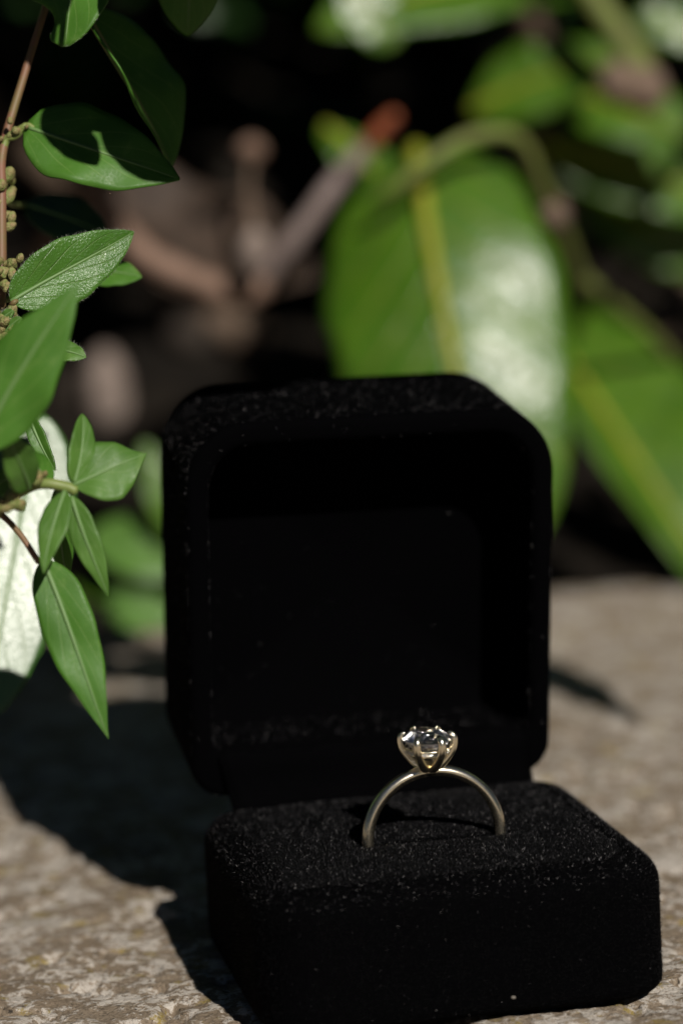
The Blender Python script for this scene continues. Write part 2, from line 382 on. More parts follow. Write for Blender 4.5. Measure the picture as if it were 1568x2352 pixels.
# hinge lining: soft strip rising from the base to the lid floor
NW = 24; rows = []
for (b, c, dz) in ((-1.6, -3.2, 0), (-.3, -3.0, 0), (.8, -2.0, 0), (2.2, -1.2, 0), (4.0, -.9, 0), (5.6, -.7, 0), (6.4, -.1, 0), (6.6, 1.0, 0), (6.6, 4.0, 0)):
    x0 = 5.6 - .25 * max(b, 0); x1 = 51.6
    rows.append([(x0 + (x1 - x0) * t, b, c) for t in np.linspace(0, 1, NW)])
V = np.array(rows).reshape(-1, 3); nr = len(rows)
V2 = V + np.array([0, -.5, .5]); Va = np.vstack([V, V2]); F_ = []
for i in range(nr - 1):
    for j in range(NW - 1):
        a = i * NW + j; F_.append((a, a + 1, a + NW + 1, a + NW)); o = nr * NW; F_.append((o + a, o + a + NW, o + a + NW + 1, o + a + 1))
for i in range(nr - 1):
    for j in (0, NW - 1):
        a = i * NW + j; o = nr * NW; F_.append((a, a + NW, o + a + NW, o + a))
hinge = build('hinge_lining', lid_to_world(Va), F_, M['velvet'], box)
# velvet pile: tens of thousands of tiny fibres standing on each part
def pile(part, count, mean_len, keep=None, seed=1, lean_amt=.45, rad=.02, mat='fibre', name='velvet_pile'):
    me = part.data; me.calc_loop_triangles(); r = np.random.default_rng(seed)
    nt = len(me.loop_triangles); tri = np.zeros(nt * 3, np.int32); me.loop_triangles.foreach_get('vertices', tri); tri = tri.reshape(-1, 3)
    co = np.zeros(len(me.vertices) * 3, np.float32); me.vertices.foreach_get('co', co); co = co.reshape(-1, 3) / MM + WLOC[part]
    A, B, C = co[tri[:, 0]], co[tri[:, 1]], co[tri[:, 2]]; N = np.cross(B - A, C - A); ar = np.linalg.norm(N, axis=1); N = N / np.maximum(ar, 1e-9)[:, None]
    if keep is not None: ar = ar * keep((A + B + C) / 3, N)
    pick = r.choice(nt, count, p=ar / ar.sum()); u = r.random((count, 2)); fl = u.sum(1) > 1; u[fl] = 1 - u[fl]
    P = A[pick] + (B - A)[pick] * u[:, :1] + (C - A)[pick] * u[:, 1:]; N = N[pick]
    nap = np.stack([fbm(P[:, 0] + P[:, 1] * .7, P[:, 2] + P[:, 1], 4, 2, 50 + i) - .5 for i in range(3)], -1) * .6
    D = N + lean_amt * r.standard_normal((count, 3)) + nap; D /= np.linalg.norm(D, axis=1)[:, None]
    flip = (D * N).sum(1) < .12; D[flip] = (D + N * .9)[flip]; D /= np.linalg.norm(D, axis=1)[:, None]
    L = mean_len * (.55 + .9 * r.random(count)); stray = r.random(count) < .012; L[stray] *= 1.7
    S = np.cross(D, r.standard_normal((count, 3))); S /= np.linalg.norm(S, axis=1)[:, None]; T = np.cross(D, S)
    rr = rad * (.7 + .6 * r.random(count)); Vs = []
    Q = P - N * .05
    for a in (0, 2.094, 4.189): Vs.append(Q + rr[:, None] * (math.cos(a) * S + math.sin(a) * T))
    Vs.append(P + D * L[:, None])
    Vv = np.stack(Vs, 1).reshape(-1, 3); o = np.arange(count) * 4
    q = np.concatenate([np.stack([o + j, o + (j + 1) % 3, o + 3], -1) for j in range(3)])
    return build(name, Vv, q, M[mat], part, smooth=False, kind='stuff')
kb = lambda c, n: np.where((c[:, 1] > 50) | (n[:, 2] < -.5) | (c[:, 2] < .2), .03, 1.0)
kl = lambda c, n: np.where(n[:, 1] > .55, .05, np.where((n[:, 1] < -.8) & (c[:, 1] > 62), .15, 1.0))
pile(base, 120000, .33, kb, 1, .6)
pile(cushion, 120000, .33, lambda c, n: np.where(n[:, 2] > .2, np.where(c[:, 1] < 32, 1.0, .6), .0), 2, .55)
pile(lid, 110000, .42, kl, 3, .8, .022)
pile(hinge, 9000, .25, None, 4, .6)
floor_ = lambda c, n: np.where((n[:, 2] > .6) & (c[:, 2] < 40), 3.0, 1.0)  # more painted glints on the lid floor, to show it sunlit
for mt, q, sd in (('glint', 1.0, 5), ('bright_glint', .22, 25)):  # sparse pale fibres painted as glints, mostly on upward faces
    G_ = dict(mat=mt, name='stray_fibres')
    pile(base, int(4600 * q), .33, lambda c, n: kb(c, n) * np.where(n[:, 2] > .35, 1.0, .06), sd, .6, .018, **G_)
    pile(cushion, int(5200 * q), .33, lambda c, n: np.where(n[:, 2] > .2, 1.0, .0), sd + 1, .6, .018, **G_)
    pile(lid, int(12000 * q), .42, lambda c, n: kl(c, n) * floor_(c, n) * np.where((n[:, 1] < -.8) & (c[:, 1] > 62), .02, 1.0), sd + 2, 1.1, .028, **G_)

# ------------------------------------------------------------------ ring
ring = empty('diamond_ring', (RX, RY, 9.4), 'gold solitaire ring with an oval diamond standing in the black cushion', 'ring')
CZ, RO, RI = 19.4, 10.05, 8.55
sec = []                                                     # D-shaped section: (radius, along finger)
for a in np.linspace(-90, 90, 13): sec.append((RO - .8 + .8 * math.cos(math.radians(a)), 1.0 * math.sin(math.radians(a))))
for y in (.82, .3, -.3, -.82): sec.append((RI + .02 * abs(y), y))
NR = 160; V = []; F_ = []
for i in range(NR):
    a = 2 * math.pi * i / NR
    for (r_, y) in sec: V.append((RX + r_ * math.sin(a), RY + y, CZ + r_ * math.cos(a)))
ns = len(sec)
for i in range(NR):
    for j in range(ns):
        k2 = (j + 1) % ns; i2 = (i + 1) % NR; F_.append((i * ns + j, i * ns + k2, i2 * ns + k2, i2 * ns + j))
band = build('band', V, F_, M['gold'], ring)
GZ = 33.1; SA, SB = 3.25, 4.45                               # girdle height, half width (x) and half length (y)
HX, HY = RX - .4, RY
def brilliant(cx, cy_, cz, a, b, h):
    """oval brilliant cut: convex hull of its facet corners; h = half width used for heights"""
    P = []
    for i in range(8): t = math.pi * (i + .5) / 4; P.append((.56 * math.cos(t), .56 * math.sin(t), .34))
    for i in range(8): t = math.pi * i / 4; P.append((.80 * math.cos(t), .80 * math.sin(t), .215))
    for i in range(32):
        t = math.pi * i / 16; P.append((math.cos(t), math.sin(t), .035)); P.append((math.cos(t), math.sin(t), -.03))
    for tier, (r_, z_) in enumerate(((.88, -.165), (.70, -.335), (.50, -.515), (.28, -.70))):
        nn_ = 16 if tier < 3 else 8
        for i in range(nn_): t = 2 * math.pi * (i + .5 * (tier % 2)) / nn_; P.append((r_ * math.cos(t), r_ * math.sin(t), z_))
    P.append((0, 0, -.90))
    bm = bmesh.new()
    for p in P: bm.verts.new((p[0] * a, p[1] * b, p[2] * h))
    bmesh.ops.convex_hull(bm, input=bm.verts)
    bmesh.ops.delete(bm, geom=[v for v in bm.verts if not v.link_faces], context='VERTS')
    bm.verts.index_update(); V = np.array([v.co[:] for v in bm.verts]) + (cx, cy_, cz); F_ = [[v.index for v in f.verts] for f in bm.faces]; bm.free()
    return V, F_
V, F_ = brilliant(HX, HY, GZ, SA, SB, SA); stone = build('diamond', V, F_, M['diamond'], ring, smooth=False)
# prongs rise from one point on the band, bow outwards and hook over the girdle
def oval(t, f=1.0, z=GZ): return np.array([HX + SA * f * math.cos(t), HY + SB * f * math.sin(t), z])
FOOT = np.array([HX, HY, CZ + RO - .35])
head = build('collet', *loft([ring3(np.array([(HX + r_ * math.cos(t), HY + r_ * 1.15 * math.sin(t)) for t in np.linspace(0, 2 * np.pi, 40, endpoint=False)]), z) for r_, z in ((.9, CZ + RO - .45), (1.15, CZ + RO + .0), (1.25, CZ + RO + .35), (.7, CZ + RO + .5))]), M['gold'], ring)
for ang in (-74, -128, -18, 165, 105, 45):
    t = math.radians(ang)
    path = [FOOT, oval(t, .52, CZ + RO + .15), oval(t, .95, GZ - 1.9), oval(t, 1.09, GZ - .7), oval(t, 1.09, GZ + .25), oval(t, 1.0, GZ + .68), oval(t, .88, GZ + .85)]
    tube('prong', path, np.array((.75, .70, .56, .52, .52, .44, .26)) * (1.0 if math.sin(t) < .2 else .72), M['gold'], ring, n=30, sides=12)
for f, z, r_ in ((.74, GZ - 1.95, .17), (.93, GZ - 1.1, .15)):
    tt = np.linspace(0, 2 * np.pi, 72, endpoint=False); V = []; F_ = []; s = 8
    for t in tt:
        c0 = oval(t, f, z); o_ = unit([math.cos(t) / SA, math.sin(t) / SB, 0])
        for a in np.linspace(0, 2 * np.pi, s, endpoint=False): V.append(c0 + r_ * (math.cos(a) * o_ + math.sin(a) * np.array([0, 0, 1.])))
    for i in range(72):
        for j in range(s): F_.append((i * s + j, i * s + (j + 1) % s, ((i + 1) % 72) * s + (j + 1) % s, ((i + 1) % 72) * s + j))
    build('gallery_rail', V, F_, M['gold'], ring)
Vh, Fh = brilliant(0, 0, 0, .36, .36, .36); NH = 26
for i in range(NH):                                          # hidden halo of small stones between the rails
    t = 2 * math.pi * i / NH; o_ = unit([math.cos(t) / SA, math.sin(t) / SB, .25]); c0 = oval(t, .86, GZ - 1.52)
    sx = unit(np.cross([0, 0, 1], o_)); sy = np.cross(o_, sx)
    build('halo_diamond', c0 + Vh[:, :1] * sx + Vh[:, 1:2] * sy + Vh[:, 2:] * o_, Fh, M['diamond'], ring, smooth=False)

# ------------------------------------------------------------------ leaves
def leaf_geo(B, T, nrm, hw, a=.6, b=1.0, fold=(.15, .15), bend=0.06, camber=.12, wav=.10, thick=.28, nu=12, nv=26, tooth=0.0, bite=None, tipdroop=0.0, seed=0, irr=.045):
    B, T = np.asarray(B, float), np.asarray(T, float); ax = T - B; L = np.linalg.norm(ax); t = ax / L
    nrm = unit(np.asarray(nrm, float) - t * (np.asarray(nrm, float) @ t)); s = np.cross(t, nrm)
    r = np.random.default_rng(seed); ph = r.random(6) * 6.28
    vm = a / (a + b); mx = vm ** a * (1 - vm) ** b
    top = []; uv = []
    for i, v in enumerate(np.linspace(0, 1, nv)):
        v2 = min(max(v, .004), .996)
        w = hw * (v2 ** a * (1 - v2) ** b) / mx
        c = B + ax * v + nrm * (L * bend * 4 * v * (1 - v) - L * tipdroop * v ** 3) + s * L * .02 * math.sin(3 * v + ph[0])
        sl_ = bend * 4 * (1 - 2 * v) - 3 * tipdroop * v * v; nv_ = unit(nrm - t * sl_)
        for u in np.linspace(-1, 1, nu + 1):
            ww = w * (1 + irr * (.6 * math.sin(11 * v + ph[3] + (2 if u > 0 else 0)) + .4 * math.sin(27 * v + ph[4] + (1 if u > 0 else 0))))
            if tooth and abs(u) > .99: ww = w * (1 + tooth * (abs((v * 9) % 1 - .3)))
            if bite is not None:
                sd, v0, v1, dp = bite
                if sd * u > 0 and v0 < v < v1: ww = w * (1 - dp * math.sin(math.pi * (v - v0) / (v1 - v0)) ** .5)
            fo = fold[0] if u < 0 else fold[1]; d = abs(u) * ww
            lift = d * math.sin(fo) - camber * d * abs(u) + wav * w * abs(u) * (math.sin(9 * v + ph[1] + (3 if u > 0 else 0)) * .6 + math.sin(17 * v + ph[2] + 2 * u) * .4)
            top.append(c + s * math.copysign(d * math.cos(fo), u) + nv_ * lift); uv.append((u * .5 + .5, v))
    top = np.array(top); n1 = nu + 1
    G = top.reshape(nv, n1, 3); du = np.gradient(G, axis=1); dv = np.gradient(G, axis=0); N = np.cross(dv, du); N /= np.linalg.norm(N, axis=2)[..., None] + 1e-9
    if (N[nv // 2, nu // 2] @ nrm) < 0: N = -N
    bot = (G - N * thick).reshape(-1, 3); V = np.vstack([top, bot]); o = nv * n1; F_ = []
    for i in range(nv - 1):
        for j in range(nu):
            q = i * n1 + j; F_.append((q, q + 1, q + n1 + 1, q + n1)); F_.append((o + q, o + q + n1, o + q + n1 + 1, o + q + 1))
    per = [(0, j) for j in range(n1)] + [(i, nu) for i in range(1, nv)] + [(nv - 1, j) for j in range(nu - 1, -1, -1)] + [(i, 0) for i in range(nv - 2, 0, -1)]
    ids = [i * n1 + j for i, j in per]
    for q in range(len(ids)):
        p0, p1 = ids[q], ids[(q + 1) % len(ids)]; F_.append((p0, o + p0, o + p1, p1))
    mid = G[:, nu // 2] + N[:, nu // 2] * .02; edge = np.vstack([G[:, 0], G[::-1, nu]]); en = np.vstack([-du[:, 0], du[::-1, nu]])
    return V, F_, np.vstack([uv, uv]), mid, edge, en, N
def leaf(parent, B, T, nrm, hw, mat='pell', rib='pmidrib', ribw=.32, label=None, hairs=0, pet=None, petmat='greenstem', **kw):
    V, F_, uv, mid, edge, en, N = leaf_geo(B, T, nrm, hw, **kw)
    o = build('leaf', V, F_, M[mat], parent, uv=uv)
    if label: o['label'] = label
    n = len(mid)
    tube('midrib', mid[::max(1, n // 9)], np.linspace(1, .18, 8) * ribw, M[rib], o, n=22, sides=7)
    if pet is not None: tube('petiole', [np.asarray(B) + (mid[2] - mid[0]) * .6, np.asarray(B), (np.asarray(B) + np.asarray(pet)) / 2 + np.array([0, 0, -.6]), pet], (ribw * .9, ribw * 1.3, ribw * 1.3, ribw * 1.5), M[petmat], o, n=14, sides=7)
    if hairs:
        r = np.random.default_rng(hairs); m_ = len(edge); pos = r.random(hairs) * (m_ - 1.001); i = pos.astype(int); f = (pos - i)[:, None]
        P = edge[i] * (1 - f) + edge[i + 1] * f; D = en[i]; D = D / (np.linalg.norm(D, axis=1)[:, None] + 1e-9)
        D = D + .5 * r.standard_normal((hairs, 3)) + np.array([0, 0, .3]); D /= np.linalg.norm(D, axis=1)[:, None]
        Lh = .22 + .4 * r.random(hairs); S = np.cross(D, r.standard_normal((hairs, 3))); S /= np.linalg.norm(S, axis=1)[:, None]; Tt = np.cross(D, S); Vs = []
        for a in (0, 2.094, 4.189): Vs.append(P - D * .1 + .011 * (math.cos(a) * S + math.sin(a) * Tt))
        Vs.append(P + D * Lh[:, None]); Vv = np.stack(Vs, 1).reshape(-1, 3); q = np.arange(hairs) * 4
        build('edge_hairs', Vv, np.concatenate([np.stack([q + j, q + (j + 1) % 3, q + 3], -1) for j in range(3)]), M['hair'], o, kind='stuff')
    return o
def N_(r=0., u=0., f=-1.):                                   # a normal given to the right, up and away
    return unit(RGT * r + UPV * u + FWD * f)

# ---- pellitory at the left, rooted beside the ledge crack
pr = np.array([-40., 40, -1.0])
pell = empty('pellitory_plant', pr, 'hairy green pellitory plant with bud clusters beside the black box', 'plant')
s_main = [pr + (0, 0, -1), at(-150, 1700, 392), at(-70, 1350, 390), at(-18, 1000, 390), at(2, 700, 391), at(4, 450, 393), at(8, 340, 395), at(60, 160, 398), at(120, -40, 400), at(150, -220, 402)]
tube('stem', s_main, (1.0, .95, .9, .8, .75, .7, .65, .55, .5, .35), M['redstem'], pell, n=70, sides=10)
J7 = at(150, 1118, 366)
tube('stem', [at(-70, 1350, 390), at(-60, 1240, 378), at(20, 1150, 369), at(90, 1112, 366), J7, at(175, 1128, 366)], (.8, .75, .7, .7, .75, .7), M['greenstem'], pell, n=30, sides=9)
tube('stem', [at(-60, 1150, 372), at(0, 1180, 371), at(45, 1225, 370), at(90, 1292, 369)], (.5, .42, .4, .4), M['redstem'], pell, n=20, sides=8)
tube('stem', [at(8, 340, 395), at(20, 315, 395), at(62, 288, 394)], (.6, .55, .5), M['greenstem'], pell, n=14, sides=8)
# upper leaves, mostly in shade
leaf(pell, at(185, -190, 400), at(150, 106, 390), N_(-.2, .25), 5.6, a=.7, b=.55, bite=(1, .70, .93, .55), hairs=160, seed=1, label='leaf with a bitten notch')
leaf(pell, at(196, 15, 398), at(388, 388, 402), N_(.35, .5), 9.2, a=.62, b=.75, fold=(-.1, 1.1), rib='dmidrib', ribw=.5, seed=2, bend=.03, pet=at(140, -90, 400))
leaf(pell, at(62, 288, 394), at(412, 419, 393), N_(.0, .35), 6.4, a=.5, b=.9, fold=(.1, .25), bend=.05, tipdroop=-.03, seed=3, wav=.12, pet=at(14, 318, 395))
leaf(pell, at(55, 470, 432), at(245, 535, 430), N_(.1, .5), 4.0, a=.6, b=.6, seed=4, mat='laurel_shaded', pet=at(2, 450, 394))  # shade on this leaf is put into its dark colour
leaf(pell, at(420, -190, 400), at(436, 82, 404), N_(.5, .3), 5.0, a=.7, b=.7, seed=14)
# unseen leaves added above the frame, set sunward to shade the ones below
for (x0, y0, x1, y1, dd, sft, hw, sd) in ((265, -80, 425, 330, 400, 62, 7.6, 70), (112, 235, 205, 420, 394, 66, 2.9, 71), (238, 270, 425, 425, 394, 64, 4.6, 76), (95, 200, 330, 300, 394, 70, 2.8, 77), (105, -150, 108, 110, 394, 58, 3.6, 72), (222, -150, 226, 70, 396, 58, 3.6, 78), (120, -170, 210, 30, 396, 62, 4.2, 79), (330, 300, 420, 440, 394, 60, 3.5, 73), (60, 440, 250, 540, 431, 75, 6, 74), (400, -150, 450, 110, 402, 60, 5, 75)):
    leaf(pell, at(x0, y0, dd) - SUN * sft, at(x1, y1, dd) - SUN * sft, -SUN, hw, a=.6, b=.7, seed=sd, pet=at(150, -220, 402))
# leaf in focus
LBs = at(30, 697, 383); ln = unit(half_at(LBs) + RGT * .03)
leaf(pell, LBs, tip_in_plane(LBs, 304, 527, ln), ln, 4.5, a=.55, b=.85, fold=(.55, .0), bend=.03, camber=.1, hairs=300, seed=5, mat='pellsharp', nu=16, nv=34, pet=at(2, 720, 390), petmat='redstem', label='sharp hairy leaf with glossy lower half')
leaf(pell, at(195, 628, 408), at(326, 636, 406), N_(.1, .6), 2.6, a=.6, b=.8, seed=6, pet=at(3, 690, 391))
# large leaf near the lens
leaf(pell, at(-45, 1040, 352), at(177, 648, 350), N_(.15, .45), 5.0, a=.62, b=1.05, fold=(.12, .12), bend=.04, seed=7, mat='pell', ribw=.45, nv=32, pet=at(-90, 1090, 372))
leaf(pell, at(120, 800, 384), at(198, 822, 383), N_(0, .6), 1.7, a=.5, b=.8, seed=8, hairs=120, mat='young', pet=at(2, 760, 390))
leaf(pell, at(66, 960, 384), at(130, 1080, 383), N_(-.3, .2), 1.35, a=.5, b=.8, fold=(.5, .5), seed=9, hairs=160, pet=at(-18, 960, 390))
# lower spray
leaf(pell, at(172, 1108, 366), at(189, 950, 368), N_(.9, .1), 2.2, a=.5, b=.7, fold=(.3, .3), seed=10, mat='young')
leaf(pell, at(168, 1112, 366), at(339, 1044, 369), N_(.05, .45), 4.3, a=.8, b=1.2, fold=(.1, .1), seed=11, mat='young', bend=.06, wav=.16)
leaf(pell, at(170, 1140, 366), at(246, 1374, 366), N_(-.2, .2), 1.9, a=.6, b=1.0, seed=12, mat='young', bend=.05)
leaf(pell, at(128, 1120, 372), at(158, 1325, 376), N_(-.1, .3), 1.6, a=.6, b=.6, seed=13, mat='pell')
leaf(pell, at(92, 1290, 369), at(257, 1694, 366), N_(-.1, .35), 3.6, a=.58, b=1.1, fold=(.12, .2), seed=15, mat='pell', bend=.04, nv=32, ribw=.4)
leaf(pell, at(-70, 1180, 372), at(40, 1085, 366), N_(0, .5), 2.5, a=.6, b=.7, seed=16, mat='young')
leaf(pell, at(146, 1128, 364), at(104, 1318, 360), N_(-.3, .2), 2.0, a=.6, b=1.0, seed=17, mat='young', bend=.05)
leaf(pell, at(66, 1125, 362), at(14, 985, 352), N_(.1, .5), 2.7, a=.6, b=1.0, seed=18, mat='young', bend=.05)
leaf(pell, at(110, 1112, 366), at(60, 1030, 372), N_(.1, .5), 1.9, a=.6, b=.9, seed=19, mat='pell', bend=.05)
# flower buds in the leaf axils
def bud(P, r, ax=(0, 0, 1), seed=0):
    rr = np.random.default_rng(seed); ax = unit(np.asarray(ax, float) + .4 * rr.standard_normal(3)); nl, nt = 9, 12; V = []; F_ = []
    s = unit(np.cross(ax, [.3, .5, .8])); t = np.cross(ax, s); ph = rr.random() * 6
    for i in range(nl + 1):
        th = math.pi * i / nl
        for j in range(nt):
            a = 2 * math.pi * j / nt; q = r * math.sin(th) * (1 + .14 * math.cos(4 * a + ph)) * (.9 + .25 * math.cos(th) * .5)
            V.append(np.asarray(P) - ax * math.cos(th) * r * 1.25 + q * (math.cos(a) * s + math.sin(a) * t))
    for i in range(nl):
        for j in range(nt): F_.append((i * nt + j, i * nt + (j + 1) % nt, (i + 1) * nt + (j + 1) % nt, (i + 1) * nt + j))
    return build('bud', V, F_, M['bud'], pell)
for i, (x, y, d, r) in enumerate([(18, 402, 396, 1.35), (20, 452, 396, 1.3), (12, 500, 395, 1.35), (-8, 470, 393, 1.3), (4, 425, 392, .9), (28, 606, 388, 1.1), (10, 628, 388, 1.3), (34, 640, 388, .9), (-6, 600, 388, 1.2), (14, 655, 387, 1.0),
        (24, 724, 384, 1.5), (2, 735, 383, 1.2), (30, 752, 382, 1.3), (6, 775, 382, 1.2), (-8, 760, 383, 1.4), (14, 795, 383, 1.0), (28, 1145, 362, 1.55), (62, 1092, 363, 1.3), (0, 1160, 362, 1.3), (85, 1098, 364, 1.1), (42, 1112, 363, 1.1), (40, 300, 394, .8), (24, 312, 395, .9)]):
    b_ = bud(at(x, y, d), r * .8, (.5, -.3, .6), i)
    for q_ in range(2): bud(at(x + rng.uniform(-26, 22), y + rng.uniform(-24, 24), d + rng.uniform(-2, 2)), r * rng.uniform(.4, .62), (.5, -.3, .6), 100 + i * 2 + q_)
for i, (x0, y0, x1, y1, d) in enumerate([(8, 770, 48, 728, 382), (18, 790, 62, 752, 383), (0, 740, 30, 712, 383), (4, 800, 24, 812, 382)]):
    leaf(pell, at(x0, y0, d), at(x1, y1, d - 1), N_(-.2, .4), .8, a=.6, b=.5, seed=40 + i, mat='young', hairs=70, thick=.5, fold=(.4, .4))

# ---- glossy toothed leaf behind the pellitory
gr_ = np.array([-48., 96, -1.0])
gp = empty('glossy_leaved_seedling', gr_, 'seedling with one broad glossy leaf catching white glare behind the pellitory', 'plant')
tube('stem', [gr_, at(-170, 1500, 446), at(-120, 1100, 442), at(30, 930, 437), at(70, 945, 434)], (.9, .8, .7, .6, .55), M['redstem'], gp, n=30)
GB = at(70, 945, 434); gn = half_at(at(30, 1300, 427))
leaf(gp, GB, tip_in_plane(GB, -12, 1655, gn), gn, 8.4, a=.5, b=.62, fold=(.02, .02), bend=.02, camber=.03, wav=.02, tooth=.07, seed=21, mat='gloss', nu=14, nv=50, ribw=.4)

# ------------------------------------------------------------------ laurel shrub behind
sr = np.array([190., 560, -30.])
shrub = empty('laurel_shrub', sr, 'blurred glossy laurel shrub with yellow midribs growing behind the box', 'shrub')
trunk = [sr + (0, 0, -20), sr + (10, -10, 60), sr + (0, -30, 130), sr + (-15, -60, 215), sr + (-40, -140, 300), sr + (-70, -260, 345), sr + (-90, -420, 350), sr + (-100, -560, 330)]
tube('stem', trunk, (9, 8, 7, 6.5, 5.5, 4.5, 3.5, 2.5), M['brownbark'], shrub, n=60, sides=10, bump=.04)
tube('stem', [sr + (5, -5, 20), sr + (90, 30, 120), sr + (150, -20, 220), sr + (170, -120, 300), sr + (150, -300, 330)], (7, 6, 5, 4, 3), M['brownbark'], shrub, n=40, sides=10, bump=.04)
tube('stem', [sr + (0, 0, 10), sr + (-130, 40, 110), sr + (-220, -30, 220), sr + (-260, -160, 290), sr + (-250, -330, 310)], (7, 6, 5, 4, 3), M['brownbark'], shrub, n=40, sides=10, bump=.04)
# yellow-green shoot that carries the large leaf, and the others
tube('shoot', [at(1330, 640, 700), at(1275, 500, 668), at(1240, 420, 655), at(1190, 318, 645), at(1090, 312, 640), at(1000, 360, 636), at(905, 432, 636), at(850, 470, 640)], (2.0, 2.2, 1.6, 1.5, 1.7, 1.6, 1.3, .8), M['shoot'], shrub, n=50, sides=10)
tube('shoot', [at(1268, 500, 664), at(1275, 478, 660)], (4.0, 2.8), M['knob'], shrub, n=8)
tube('shoot', [at(1290, -120, 720), at(1370, 10, 715), at(1430, 95, 712), at(1468, 150, 710), at(1450, 195, 708), at(1425, 205, 706)], (3.5, 3.4, 3.6, 3.8, 4.4, 4.0), M['shoot'], shrub, n=40, sides=10)
tube('shoot', [at(1330, 640, 700), at(1400, 690, 712), at(1520, 800, 735), at(1640, 960, 770), at(1700, 1150, 790)], (2.2, 1.4, 1.4, 1.6, 2), M['shoot'], shrub, n=20)
for (x, y, d, r) in ((1418, 190, 704, 6.0), (1478, 205, 706, 6.5), (1268, 492, 662, 3.9)):
    P = at(x, y, d); tube('knob', [P - RGT * r * .6, P, P + RGT * r * .6], (r * .75, r, r * .75), M['knob'], shrub, n=10, sides=12)
LB = dict(mat='laurel', rib='midrib', thick=.5)
def glare_leaf(B, x, y, hw, dr=0., du=0., **kw):
    n_ = unit(half_at(B) + RGT * dr + UPV * du); return leaf(shrub, B, tip_in_plane(B, x, y, n_), n_, hw, **kw)
glare_leaf(at(940, 345, 655), 1170, 1290, 27, -.26, .05, a=.30, b=.42, fold=(-.04, -.12), bend=.12, camber=.18, wav=.07, ribw=2.2, seed=31, nu=16, nv=34, label='large leaf with white glare on its lower half', **LB)
leaf(shrub, at(1400, -60, 760), at(720, 60, 720), N_(.1, .75), 15, a=.6, b=.7, ribw=1.5, seed=32, **LB)
glare_leaf(at(790, -40, 700), 905, 105, 7.5, .03, -.05, a=.6, b=.5, ribw=.8, seed=33, **LB)
glare_leaf(at(1230, 330, 760), 1720, 480, 12, .2, .16, a=.5, b=.6, ribw=2.2, seed=34, **LB)
glare_leaf(at(1330, 420, 780), 1640, 640, 11, .1, -.12, a=.5, b=.7, ribw=1.2, seed=35, **LB)
leaf(shrub, at(1240, 700, 760), at(1700, 1470, 700), N_(-.2, .6), 26, a=.5, b=.6, ribw=1.8, seed=36, fold=(.05, 1.1), **LB)
leaf(shrub, at(1080, 260, 740), at(1420, 120, 730), N_(.2, .5), 11, a=.6, b=.7, ribw=1.2, seed=37, **LB)
glare_leaf(at(1640, 90, 740), 1460, 30, 6, 0., 0., a=.6, b=.6, ribw=.8, seed=38, **LB)
leaf(shrub, at(745, 290, 700), at(905, 470, 690), N_(.6, .9), 8, a=.6, b=.7, ribw=1.2, seed=39, **LB)
leaf(shrub, at(1250, 190, 760), at(1600, 330, 740), N_(.1, .6), 12, a=.6, b=.7, ribw=1.4, seed=44, **LB)
# pruned pale twig with an orange end
tw = empty('pruned_twig', at(560, 690, 700), 'pale pruned twig with a bright orange cut end behind the box', 'twig')
tube('bark', [at(545, 690, 700), at(600, 640, 695), at(690, 530, 685), at(770, 420, 680), at(852, 325, 675)], (3.4, 3.2, 2.5, 2.3, 2.1), M['bark'], tw, n=30, sides=12, bump=.03)
tube('cut_end', [at(848, 330, 675), at(880, 292, 673), at(908, 264, 671)], (2.2, 2.0, 1.4), M['orange'], tw, n=12, sides=12)
tube('side_branch', [at(600, 650, 695), at(540, 672, 692), at(440, 640, 690), at(330, 585, 688), at(250, 490, 688), at(200, 430, 690), at(60, 640, 715)], (4.2, 3.6, 3.3, 3.6, 3.3, 2.8, 2.4), M['twigbark'], tw, n=40, sides=12, bump=.03)
tube('spur', [at(600, 600, 698), at(575, 480, 702), at(572, 420, 702), at(576, 360, 702)], (2.0, 1.0, .8, 1.2), M['brownbark'], tw, n=20, sides=12)
P = at(577, 345, 702); tube('spur_knob', [P - UPV * 2.2, P, P + UPV * 2.2], (2.8, 4.0, 2.6), M['twigbark'], tw, n=10, sides=12)
# curled dead leaf caught in the twig
dl = leaf_geo(at(240, 420, 725), at(720, 640, 700), N_(.0, .55), 19, a=.5, b=.6, fold=(.4, .5), bend=-.12, camber=.2, wav=.2, seed=51, thick=.6)
o = build('dead_leaf', dl[0], dl[1], M['dead'], uv=dl[2]); tag(o, 'curled brown dead leaf caught on the pruned twig', 'leaf')
V, F_ = tube_geo([at(572, 628, 682), at(582, 580, 680), at(592, 538, 682)], (2.6, 4.2, 2.6), 12, 10)
o = build('bark_flake', V, F_, M['pebble']); tag(o, 'pale buff flake of bark on the pruned twig', 'bark')

# ------------------------------------------------------------------ pebbles and low leaves around the soil
PEB = []
M['dark_pebble'] = plain('dark pebble', (.045, .035, .028), .85, .2, nscale=140, c2=(.025, .02, .016))
def pebble(P, r, label, seed):
    rr = np.random.default_rng(seed); bm = bmesh.new(); bmesh.ops.create_icosphere(bm, subdivisions=3, radius=1); V = np.array([v.co[:] for v in bm.verts]); F_ = [[v.index for v in f.verts] for f in bm.faces]; bm.free()
    k_ = rr.standard_normal((5, 3)); ph = rr.random(5) * 6
    V = V * (1 + .09 * np.sin(V @ k_.T * 1.6 + ph).sum(1))[:, None]; o = build('pebble', np.asarray(P) + V * np.asarray(r), F_, M['pebble' if seed == 1 else 'dark_pebble']); PEB.append(np.asarray(P)); return tag(o, label, 'pebble', 'pebbles on the soil')
def on_bank(x, y):
    for dep in np.arange(720, 2000, 2.0):
        P = at(x, y, dep)
        if P[2] < soil_z(np.array([P[0]]), np.array([P[1]]))[0]: return P, dep
